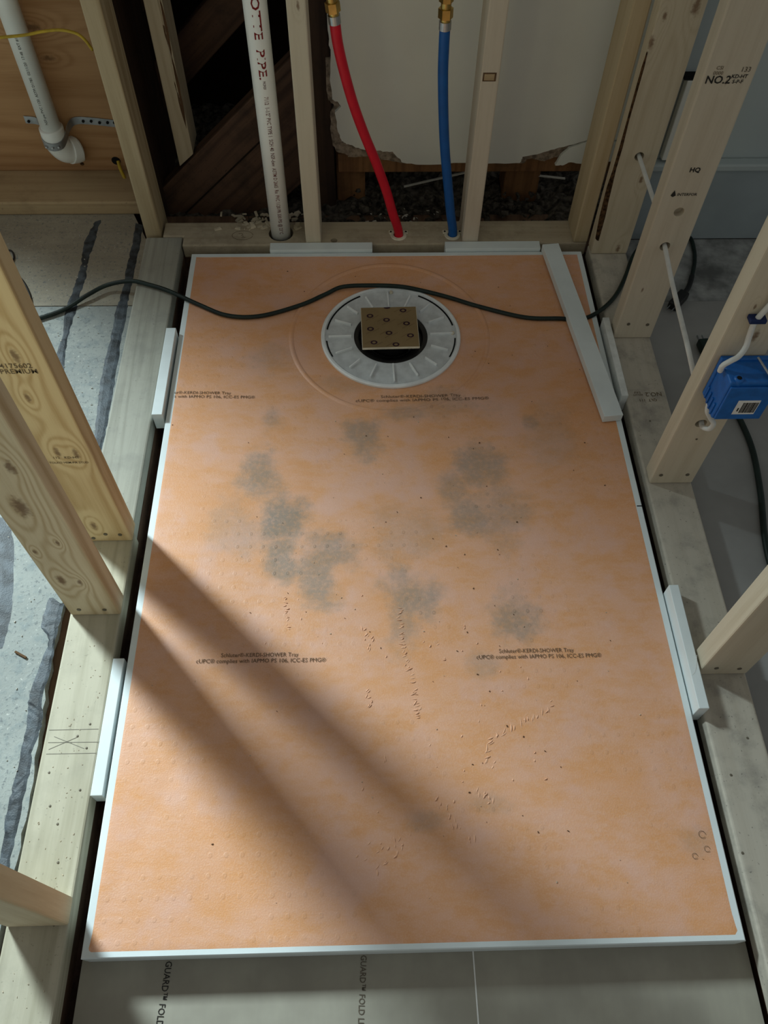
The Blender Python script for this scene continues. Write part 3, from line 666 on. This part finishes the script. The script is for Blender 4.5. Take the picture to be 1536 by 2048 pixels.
# ------------------------------------------------------------------ drain
ZD = zt(DC.x, DC.y)
dr = empty('shower_drain', (DC.x, DC.y, ZD)); tag(dr, 'round ribbed white drain flange with black centre set in the orange tray', 'drain')
lathe('flange', [(.1605, .0012), (.1600, .0046), (.1575, .0062), (.1520, .0060), (.1490, .0030), (.1478, .0024), (.1200, .0018), (.0920, .0010), (.0875, .0014), (.0850, .0010), (.0845, -.012)], M['flange_plastic'], dr, 96)
for k in range(16):
    a = math.radians(22.5*k+1.5); L0, L1 = (.090, .143) if k % 4 == 0 else (.097, .138)
    if k % 4 == 2: L0 = .104
    bm = box_bm((L0, -.0019, .0006), (L1, .0019, .0078), .0008, 1); bmesh.ops.rotate(bm, verts=bm.verts, cent=(0, 0, 0), matrix=Matrix.Rotation(a, 3, 'Z'))
    link('rib', bmm('rib', bm), M['white_plastic'], dr)
for a0, a1 in ((12, 62), (118, 172), (186, 206), (332, 356)):
    a0, a1 = math.radians(a0), math.radians(a1)
    lathe('slot', [(.1462, .0026), (.1462, .0032), (.1496, .0040), (.1496, .0030)], M['slot'], dr, 24, (0, 0, 0), True, a0, a1)  # dark arcs laid on the flange as the shade inside its slots
for a in (88, 2):
    t = math.radians(a); lathe('clip', [(0, .007), (.004, .0065), (.005, .003)], M['cream'], dr, 10, (.143*math.cos(t), .143*math.sin(t), 0))
lathe('rim', [(.1607, .0010), (.1602, .0052), (.1575, .0070), (.1525, .0066), (.1505, .0030)], M['white_plastic'], dr, 96)
lathe('funnel', [(.0846, .0000), (.0800, .0006), (.0740, -.001), (.0720, -.010), (.0640, -.012), (.0620, -.018), (.0500, -.020), (.0480, -.040), (.0, -.041)], M['black_plastic'], dr, 72)
for r in (.056, .068): lathe('gasket_ring', [(r-.0016, -.014), (r-.001, -.0085), (r+.001, -.0085), (r+.0016, -.014)], M['black_plastic'], dr, 60)
lathe('stem', [(.044, -.040), (.044, -.006), (.040, .008), (.0, .0085)], M['black_plastic'], dr, 40)
# square grate under kraft paper
gz = .0155; GC = Vector((-.0030, 1.2500, gz)); grt = empty('drain_grate', (GC.x, GC.y, ZD+.0085)); grt.rotation_euler.z = math.radians(1.2)
tag(grt, 'square drain grate covered with brown printed kraft paper', 'drain grate')
hz = gz-grt.location.z; H = .0645
box('frame', (-H, -H, hz-.0065), (H, H, hz-.0008), M['cream'], grt, bev=.0012)
box('riser', (-.036, -.036, .0002), (.036, .036, hz-.0065), M['black_plastic'], grt, bev=.002)
box('paper_cover', (-H+.0012, -H+.0012, hz-.0008), (H-.0012, H-.0012, hz), M['paper_eye'], grt)
inv = Matrix.Rotation(-grt.rotation_euler.z, 3, 'Z')
for q in ((740, 632), (806, 621), (773, 640), (741, 658), (813, 647), (778, 666), (821, 671), (748, 685), (792, 689)):
    c = inv @ (atz(*q, gz)-grt.location); vs, fs = [], []
    for k in range(28):
        t = 2*math.pi*k/28
        for rr in (1.0, .52): vs.append((c.x+.0078*rr*math.cos(t), c.y+.0062*rr*math.sin(t), hz+.0004))
    for k in range(28): k2 = (k+1) % 28; fs.append((k*2, k2*2, k2*2+1, k*2+1))
    link('eye_mark', mesh('eye', vs, fs), M['paper_ink'], grt)
    for ddx, ddy, L in ((-.013, .001, .020), (.012, -.004, .018), (-.004, -.011, .016)):
        u = Vector((.83, .55, 0)); a = Vector((c.x+ddx, c.y+ddy, hz+.0004))
        e0, e1 = a-u*L/2, a+u*L/2
        if max(abs(e0.x), abs(e0.y), abs(e1.x), abs(e1.y)) < H-.002: stroke('print_stroke', [e0, e1], .0009, M['paper_ink2'], grt)
c = inv @ (atz(774, 616, gz)-grt.location); vs = [(c.x+.0078*math.cos(t), H-.0015+.0052*math.sin(t), hz+.0004) for t in np.linspace(math.pi, 2*math.pi, 14)]
link('eye_mark', mesh('eye', vs, [tuple(range(14))]), M['paper_ink'], grt)

# ------------------------------------------------------------------ foam strips wedged round the tray
def strip(label, a, b, mat='foam', group='white foam strips wedged round the tray'):
    o = box('foam_strip', a, b, M[mat], bev=.0012); tag(o, label, 'foam strip', group); return o
sl = strip('white foam strip upright in the left gap, nearer the drain', (-.5085, .998, -.030), (-.4865, 1.252, .0165))
strip('white foam strip flush in the left gap beside the stud shadows', (-.508, .228, -.036), (-.4885, .461, .0005))
strip('dusty white foam strip in the right gap beside the long loose strip', (.4880, 1.034, -.030), (.5028, 1.271, .0185), 'foam_old')
rn = strip('white foam strip standing high in the right gap near the front', (.4850, .340, -.030), (.5028, .572, .0285))
strip('white foam strip in the back gap left of the red pipe', (-.2905, 1.5262, -.030), (-.0375, 1.5540, .0075))
strip('white foam strip in the back gap right of the blue pipe', (.1435, 1.5262, -.030), (.3800, 1.5540, .0080))
stroke('scratch', [(.4870+.0165*t, .40+.035*t*t, .0291) for t in np.linspace(0, 1, 8)], .0006, M['paper_label'], rn)
A = atz(1101, 487, .021); B = atz(1228, 831, .021); d = (B-A); L = d.length
ls = box('foam_strip', (-L/2, -.0205, 0), (L/2, .0205, .019), M['foam'], bev=.001)
ls.location = ((A.x+B.x)/2, (A.y+B.y)/2, .0016); ls.rotation_euler = (0, 0, math.atan2(d.y, d.x)); tag(ls, 'long loose white foam strip lying across the tray\u2019s back right corner', 'foam strip', 'white foam strips wedged round the tray')

# ------------------------------------------------------------------ pipes
def on_cyl(c, r):
    def fn(p):                     # wrap: x offset becomes angle about the pipe axis, facing -y
        a = (p.x-c.x)/r; return Vector((c.x+r*math.sin(a), c.y-r*math.cos(a), p.z))
    return fn
pv = empty('drain_pipe', (PIPE.x, PIPE.y, -.05)); tag(pv, 'white plastic drain pipe with red lettering rising through the back plate', 'pipe')
RP = .0242
tube('pipe', [(0, 0, 0), (.000, 0, .35), (.000, 0, 1.3)], RP, M['pvc'], pv, 36, curve=False)
def ptext(s, size, ztop, mat, rot=.25, sx=1.0, width=None):
    c = Vector((0, 0, 0)); me = text_mesh(s, size, sx, 1.0, 'LEFT', .018 if size > .02 else .008)
    for v in me.vertices:
        x, y = v.co.x, v.co.y                       # reads downwards, tops of the letters to the right
        a = rot + y/RP; v.co = Vector(((RP+.0004)*math.sin(a), -(RP+.0004)*math.cos(a), ztop-x+.05))
    return link('pipe_lettering', me, M[mat], pv)
def zpx(py, px=530): return aty(px, py, PIPE.y-RP).z
def fit(s, size, z0, z1, mat, rot):
    me = text_mesh(s, size, 1, 1, 'LEFT'); xs = [v.co.x for v in me.vertices]; w = max(xs)-min(xs); bpy.data.meshes.remove(me)
    return ptext(s, size, z0, mat, rot, (z0-z1)/w)
fit('CHARLOTTE  PIPE.', .0235, zpx(158)+.262, zpx(158), 'ink_red', .08)
fit('PVC/PVDF', .008, zpx(163), zpx(179), 'ink_redd', .12); fit('7112  1-1/2\" PVC TYPE 1  SCH 40  NSF-dwv  ASTM D 2665  Rx  PVC 1120 PR 330 PSI @ 23\u00b0C', .0125, zpx(194), zpx(476, 560)+.012, 'ink_redd', .14)
# left pipe on the plywood wall
YP = 1.812; pa = aty(40, 100, YP-.02); pb = aty(97, 260, YP-.02); xc = (pa.x+pb.x)/2
lpz = empty('vent_pipe', (xc, YP, .07)); tag(lpz, 'white plastic pipe strapped to the plywood wall at the top left', 'pipe')
tube('pipe', [(0, 0, .05), (0, 0, 1.3)], RP, M['pvc'], lpz, 36, curve=False)
tube('elbow', [(0, 0, .085), (0, 0, .06), (.003, .003, .035), (.012, .012, .015), (.026, .026, .006), (.036, .036, .004)], .0295, M['pvc'], lpz, 32)
tube('elbow_collar', [(.018, .018, .010), (.030, .030, .005), (.034, .034, .0045)], .0325, M['pvc'], lpz, 32)
me = text_mesh('NSF-pw PVC 1120  ASTM D1785  02/11/20  17:48  EXT #12', .0085, 1.0, 1.0, 'LEFT')
for v in me.vertices:
    a = .1 - v.co.y/RP; v.co = Vector(((RP+.0004)*math.sin(a), -(RP+.0004)*math.cos(a), .105+v.co.x))
link('pipe_lettering', me, M['ink'], lpz)
sz = .142-.07; band = []
pts = catmull([(-.075, .041, sz+.008), (-.045, .040, sz+.004), (-.033, .022, sz-.002), (-.031, .0, sz-.010), (-.022, -.024, sz-.018), (0, -.0325, sz-.022), (.022, -.024, sz-.020), (.031, 0, sz-.012), (.034, .022, sz-.004), (.048, .040, sz+.004), (.085, .041, sz+.004), (.150, .0415, sz-.004)], 8)
vs, fs = [], []
for i, p in enumerate(pts):
    vs += [p+Vector((0, 0, -.0095)), p+Vector((0, 0, .0095))]
    if i: fs.append((2*i-2, 2*i, 2*i+1, 2*i-1))
sb = link('strap', mesh('strap', vs, fs), M['strap'], lpz); md = sb.modifiers.new('thick', 'SOLIDIFY'); md.thickness = .0012
for x in (-.066, .070, .090, .110, .130, .147):
    vv, ff = tube_geo([Vector((x, .0412, sz+.004 if x < .1 else sz)), Vector((x, .0385, sz+.004 if x < .1 else sz))], .0035, 10); link('strap_hole', mesh('sh', vv, ff), M['slot'], lpz)
for a in (-.5, 0, .45): p = Vector((.0338*math.sin(a), -.0338*math.cos(a), sz-.021)); lathe('strap_rivet', [(0, .003), (.003, .002), (.0035, -.002)], M['steel'], lpz, 8, tuple(p))
# supply lines
def supply(name, label, pts, mat, base):
    root = empty(name, (base.x, base.y, 0)); tag(root, label, 'water pipe', 'coloured water supply pipes')
    b = root.location; pts = [Vector(p) for p in pts]
    tube('tubing', [Vector((base.x, base.y, -.05))-b] + [p-b for p in pts], .0111, M[mat], root, 20, 12)
    top = pts[-1]-b; dirv = (pts[-1]-pts[-2]).normalized()
    def seg(nm, a, c, r0, m, s=20): 
        vv, ff = tube_geo([top+dirv*a, top+dirv*c], r0, s); return link(nm, mesh(nm, vv, ff), M[m], root, False)
    seg('crimp_ring', -.006, .010, .0125, 'steel'); seg('brass_nipple', .010, .016, .0100, 'brass'); seg('hex_nut', .016, .034, .0150, 'brass', 6); seg('brass_neck', .034, .046, .0105, 'brass'); seg('upper_nut', .046, .10, .0145, 'brass', 6)
    lathe('escutcheon', [(.0125, .0004), (.0125, .003), (.0190, .0030), (.0205, .0004)], M['cream'], root, 28)
    for sx in (-1, 1):
        o = box('escutcheon_ear', (sx*.018-.006, .004, .0004), (sx*.018+.006, .017, .0028), M['cream'], root, bev=.0008)
        lathe('ear_hole', [(0, .0033), (.0028, .0033), (.0029, .002)], M['slot'], root, 12, (sx*.019, .0115, 0))
    return root
Y1 = 1.588
supply('red_supply_pipe', 'bright red bent water pipe with brass fitting', [(RED.x, Y1, .01)] + [tuple(aty(x, y, Y1)) for x, y in ((785, 425), (772, 380), (752, 325), (730, 272), (708, 212), (690, 150), (676, 90), (669, 40))], 'red_pex', RED)
supply('blue_supply_pipe', 'blue water pipe with brass fitting, beside the red one', [(BLUE.x, Y1, .01)] + [tuple(aty(x, y, Y1)) for x, y in ((901, 425), (896, 370), (890, 300), (887, 230), (886, 150), (888, 90), (890, 52))], 'blue_pex', BLUE)

# ------------------------------------------------------------------ cords and cables
def T2(x, y, h=.0062): p = atz(x, y); return on_tray(p, h)
RC = .0050
path = [atz(20, 652, ZL+.006), atz(80, 636, ZL+.006), atz(130, 618, ZL+.007), atz(175, 590, ZL+.014), atz(215, 570, -.012), atz(262, 562, .0065), atz(300, 570, .0075), atz(340, 583, .0085)]
path += [T2(*q) for q in ((400, 613), (455, 632), (520, 631), (600, 607), (650, 585))]
path += [T2(685, 573, .011), T2(740, 570, .0125), T2(800, 572, .0125), T2(850, 580, .010)]
path += [T2(*q) for q in ((900, 591), (960, 610), (1050, 634))]
path += [Vector((atz(1120, 641, -.004).x, atz(1120, 641, -.004).y, .0020)), atz(1150, 640, -.002), atz(1182, 632, .004), atz(1213, 611, .0065), atz(1235, 585, .0065), atz(1252, 550, .0065), atz(1264, 517, .006), atz(1282, 492, -.010), atz(1310, 478, -.030), atz(1345, 472, -.033), atz(1378, 474, -.033), atz(1388, 500, -.033), atz(1389, 525, -.033), atz(1384, 552, -.033)]
b0 = atz(780, 570)
for i, q in enumerate(path):                                   # the long strip lies on top of the cord: keep the cord low there
    pass
ec = empty('extension_cord', (0, b0.y, 0)); tag(ec, 'dark green extension cord snaking across the tray past the drain', 'cord')
o = tube('cord', path, RC, M['cord_green'], ec, 12, 10); o.location = -ec.location
ap = catmull([atz(1384, 552, -.033), atz(1378, 572, -.032), atz(1368, 588, -.030)], 6)
vs, fs = tube_geo(ap, .0062, 12); o = link('strain_relief', mesh('sr', vs, fs), M['cord_black'], ec, True); o.location = -ec.location
pA = atz(1368, 588, -.028); pB = atz(1346, 612, -.028); dv = (pB-pA).normalized()
pl = box_bm((-.002, -.013, -.011), ((pB-pA).length+.004, .013, .011), .005, 3)
o = link('plug_body', bmm('plug', pl), M['cord_black'], ec, True); o.location = pA-ec.location; o.rotation_euler.z = math.atan2(dv.y, dv.x)
for s in (-1, 1):
    q = box('prong', (0, s*.006-.0008, -.003), (.016, s*.006+.0008, .003), M['steel'], ec); q.location = pB+dv*.004-ec.location; q.rotation_euler.z = math.atan2(dv.y, dv.x)
# second green cord on the right floor
gp = [atz(x, y, z) for x, y, z in ((1413, 700, -.028), (1440, 765, -.033), (1478, 835, -.034), (1505, 900, -.034), (1521, 985, -.034), (1528, 1062, -.034), (1536, 1110, -.034), (1550, 1160, -.034))]
gc = empty('green_cord', tuple(gp[3])); tag(gc, 'dark green cord on the right floor running down past the blue box', 'cord')
o = tube('cord', gp, .0062, M['cord_green'], gc, 12); o.location = -gc.location
pA, pB = atz(1418, 712, -.026), atz(1404, 682, -.026); dv = (pB-pA).normalized()
o = link('plug_body', bmm('plug', box_bm((0, -.013, -.011), ((pB-pA).length, .013, .011), .005, 3)), M['cord_green'], gc, True); o.location = pA-gc.location; o.rotation_euler.z = math.atan2(dv.y, dv.x)
for s in (-1, 1):
    q = box('prong', (0, s*.006-.0008, -.003), (.018, s*.006+.0008, .003), M['steel'], gc); q.location = pB-gc.location; q.rotation_euler.z = math.atan2(dv.y, dv.x)
# thin black wire on the left floor
wp = [atz(x, y, ZL+.003) for x, y in ((4, 502), (14, 500), (24, 503), (28, 515), (24, 530), (30, 547), (43, 558), (56, 580), (63, 606), (58, 640))]
o = tube('black_wire', wp, .0022, M['cord_black'], None, 8); tag(o, 'thin black wire curling on the old plywood floor', 'wire')
# white cable through the studs to the blue box
h0, h1, h2 = HR['R0'], HR['R1a'], HR['R2']
cp = [(h0.x, 1.60, h0.z+.004), (h0.x, 1.54, h0.z), (h0.x+.003, 1.46, h0.z-.006), (h1.x+.004, 1.34, h1.z+.006), (h1.x+.002, 1.26, h1.z+.001), (h1.x, 1.215, h1.z-.002)]
cp += [tuple(aty(x, y, Y)) for x, y, Y in ((1343, 560, 1.13), (1356, 615, 1.05), (1366, 655, .985), (1378, 705, .91))]
cp += [(h2.x+.004, .850, h2.z+.008), (h2.x+.001, .815, h2.z-.001)]
cp += [tuple(aty(x, y, Y)) for x, y, Y in ((1409, 856, .800), (1420, 857, .793), (1427, 847, .790), (1421, 836, .795), (1415, 822, .800), (1418, 806, .804))]
o = tube('white_cable', cp, .0046, M['cable_white'], None, 12, 10); tag(o, 'white electrical cable threaded through the drilled right studs', 'cable')
# blue box
bb = empty('junction_box', (.563, .8155, .272)); tag(bb, 'blue plastic electrical box screwed to the right stud', 'electrical box')
box('housing', (-.041, -.057, 0), (.042, -.0005, .090), M['box_blue'], bb, bev=.004, seg=3)
box('lid_flange', (-.044, -.010, .004), (.045, -.0005, .094), M['box_blue'], bb, bev=.002)
box('front_plate', (-.038, -.0615, .004), (.039, -.0570, .082), M['box_blue'], bb, bev=.0015)
lathe('screw_boss', [(0, .094), (.006, .094), (.008, .092), (.008, .070)], M['box_blue'], bb, 18, (-.026, -.050, 0))
lathe('boss_hole', [(0, .0945), (.0040, .0945), (.0042, .092)], M['slot'], bb, 14, (-.026, -.050, 0))
for k in range(4): box('side_rib', (-.0435, -.050+.012*k, .004), (-.041, -.046+.012*k, .03), M['box_blue'], bb, bev=.0005)
vv, ff = tube_geo([Vector((.012, -.012, .100)), Vector((.028, -.058, .092))], .0022, 10); link('screw_shank', mesh('s', vv, ff), M['steel'], bb)
vv, ff = tube_geo([Vector((.027, -.056, .0925)), Vector((.0285, -.061, .0915))], .0058, 14); link('screw_head', mesh('s', vv, ff), M['steel'], bb)
lb = box('barcode_label', (-.014, -.0622, .018), (.023, -.0616, .052), M['paper_label'], bb)
x = -.004
for w in (2, 1, 1, 3, 1, 2, 1, 1, 2, 3, 1, 1, 2):
    box('barcode_bar', (x, -.0626, .022), (x+w*.00075, -.0622, .047), M['ink'], lb); x += w*.00075+.0008
box('barcode_digits', (-.009, -.0626, .026), (-.0068, -.0622, .034), M['ink'], lb)
o = tube('white_cable', [tuple(aty(x, y, Y)) for x, y, Y in ((1440, 742, .790), (1446, 731, .788), (1461, 722, .788), (1477, 713, .792), (1491, 695, .800), (1499, 671, .806), (1510, 644, .807), (1536, 614, .807), (1580, 565, .807))], .0046, M['cable_white'], None, 12, 10)
tag(o, 'white electrical cable leaving the top of the blue box', 'cable')
p = aty(1515, 640, .806); box_ = box('cable_staple', (p.x-.013, .800, p.z-.004), (p.x+.013, .8158, p.z+.004), M['clip_blue'], bev=.0015); tag(box_, 'small dark blue staple holding the cable above the blue box', 'staple')
# yellow cable
o = tube('yellow_cable', [tuple(aty(x, y, Y)) for x, y, Y in ((-60, 82, 1.74), (0, 75, 1.74), (50, 70, 1.745), (85, 63, 1.75), (120, 60, 1.75), (150, 66, 1.74), (168, 78, 1.72), (185, 100, 1.70))], .0032, M['cable_yellow'], None, 10); tag(o, 'yellow cable passing in front of the pipe at the top left', 'cable')
o = tube('yellow_cable', [tuple(aty(x, y, Y)) for x, y, Y in ((236, 322, 1.850), (240, 336, 1.838), (246, 350, 1.826), (252, 362, 1.815))], .0045, M['cable_yellow'], None, 10); tag(o, 'short yellow cable stub at the ragged hole in the plywood', 'cable')
# hole with frayed bits at the foot of the plywood
p = aty(232, 322, 1.855); o = lathe('ragged_hole', [(0, 0), (.011, 0), (.012, -.001)], M['slot'], wl, 18); o.rotation_euler = (math.pi/2, 0, 0); o.location = (p.x, 1.8553, p.z)
for q, r in (((164, 328), .005), ((163, 300), .003)):
    pp = aty(*q, 1.855); o = lathe('nail_hole', [(0, 0), (r, 0), (r*1.1, -.001)], M['bark'], wl, 12); o.location = (pp.x, 1.8553, pp.z); o.rotation_euler = (math.pi/2, 0, 0)

# ------------------------------------------------------------------ loose debris (nobody could count it)
random.seed(4)
def stuff(o, label, cat): o['kind'] = 'stuff'; tag(o, label, cat); return o
sp = []
for q in ((513, 1030), (565, 1042), (425, 1688), (965, 1525), (1122, 1533), (1155, 1360), (915, 1300), (935, 1262), (990, 1208), (1170, 884), (575, 1183), (732, 865), (898, 868), (960, 880), (1035, 1040), (1000, 1105), (575, 540), (1082, 545), (842, 990), (640, 745), (1160, 738), (1210, 970), (930, 1105), (1028, 1226), (345, 850)):
    p = T2(*q, .0011); sp.append((p.x, p.y, p.z))
for k in range(60):
    x, y = random.gauss(.1, .2), random.uniform(.1, 1.45)
    if abs(x) < TW-.02 and math.hypot(x, y-DC.y) > .17: sp.append((x, y, zt(x, y)+.0011))
stuff(chips('wood_specks', sp, M['chip_brown'], None, (.0014, .0036)), 'tiny dark specks scattered on the orange tray', 'specks')
sp = []
for k in range(60):
    x, y = random.gauss(0, .2), random.uniform(.05, 1.0)
    if abs(x) < TW-.02: sp.append((x, y, zt(x, y)+.0011))
stuff(chips('pale_crumbs', sp, M['chip_pale'], None, (.0012, .0032), .25), 'tiny pale crumbs scattered on the orange tray', 'crumbs')
sp = [(random.uniform(-.594, -.520), random.uniform(-.1, .50), .0003) for k in range(90)]
stuff(chips('sawdust', sp, M['chip_pale'], None, (.0012, .0032), .1), 'pale sawdust and shavings on the left bottom plate', 'sawdust')
sp = [(random.uniform(-1.0, -.64), random.uniform(-.1, 1.65), ZL+.0008) for k in range(220)]
stuff(chips('floor_crumbs', sp, M['chip_white'], None, (.0015, .005)), 'pale crumbs scattered on the old plywood floor', 'crumbs')
p = atz(42, 1310, ZL+.001); o = box('wood_chip', (-.013, -.002, 0), (.013, .002, .003), M['chip_brown'], bev=.0008); o.location = p; o.rotation_euler.z = -.5; tag(o, 'red-brown wood chip on the old plywood floor at left', 'wood chip')
sp = [(random.gauss(-.30, .06), random.uniform(1.655, 1.72), -.030) for k in range(70)]
sp += [(random.gauss(-.29, .05), random.uniform(1.615, 1.642), .0003) for k in range(50)]
sp = [q for q in sp if math.hypot(q[0]-PIPE.x, q[1]-PIPE.y) > .034 and -.44 < q[0] < -.21]
stuff(chips('plaster_chips', sp, M['chip_pale'], None, (.005, .024)), 'pale shavings and chips round the foot of the white drain pipe', 'chips')
sp = [(random.uniform(-.10, .44), random.uniform(1.66, 1.80), -.028+random.uniform(-.01, .012)) for k in range(140)]
stuff(chips('rubble_bits', sp, M['rubble'], None, (.008, .03), .6), 'dark lumps of rubble under the torn drywall', 'rubble')
sp = [(random.gauss(.04, .06), random.uniform(1.66, 1.72), -.018) for k in range(26)]
stuff(chips('pale_litter', sp, M['chip_white'], None, (.004, .014)), 'pale litter on the rubble behind the red pipe', 'litter')
for (a, b, lb) in (((808, 373), (930, 345), 'pale thin lath lying on the rubble behind the blue pipe'), ((1075, 351), (1130, 357), 'short pale lath on the rubble at the right of the cavity')):
    A = aty(*a, 1.80); B = aty(*b, 1.80); A.z -= 0; o = tube('lath_strip', [A, B], .0045, M['chip_white'], None, 6, curve=False, smooth=False, ry=.4); tag(o, lb, 'lath')
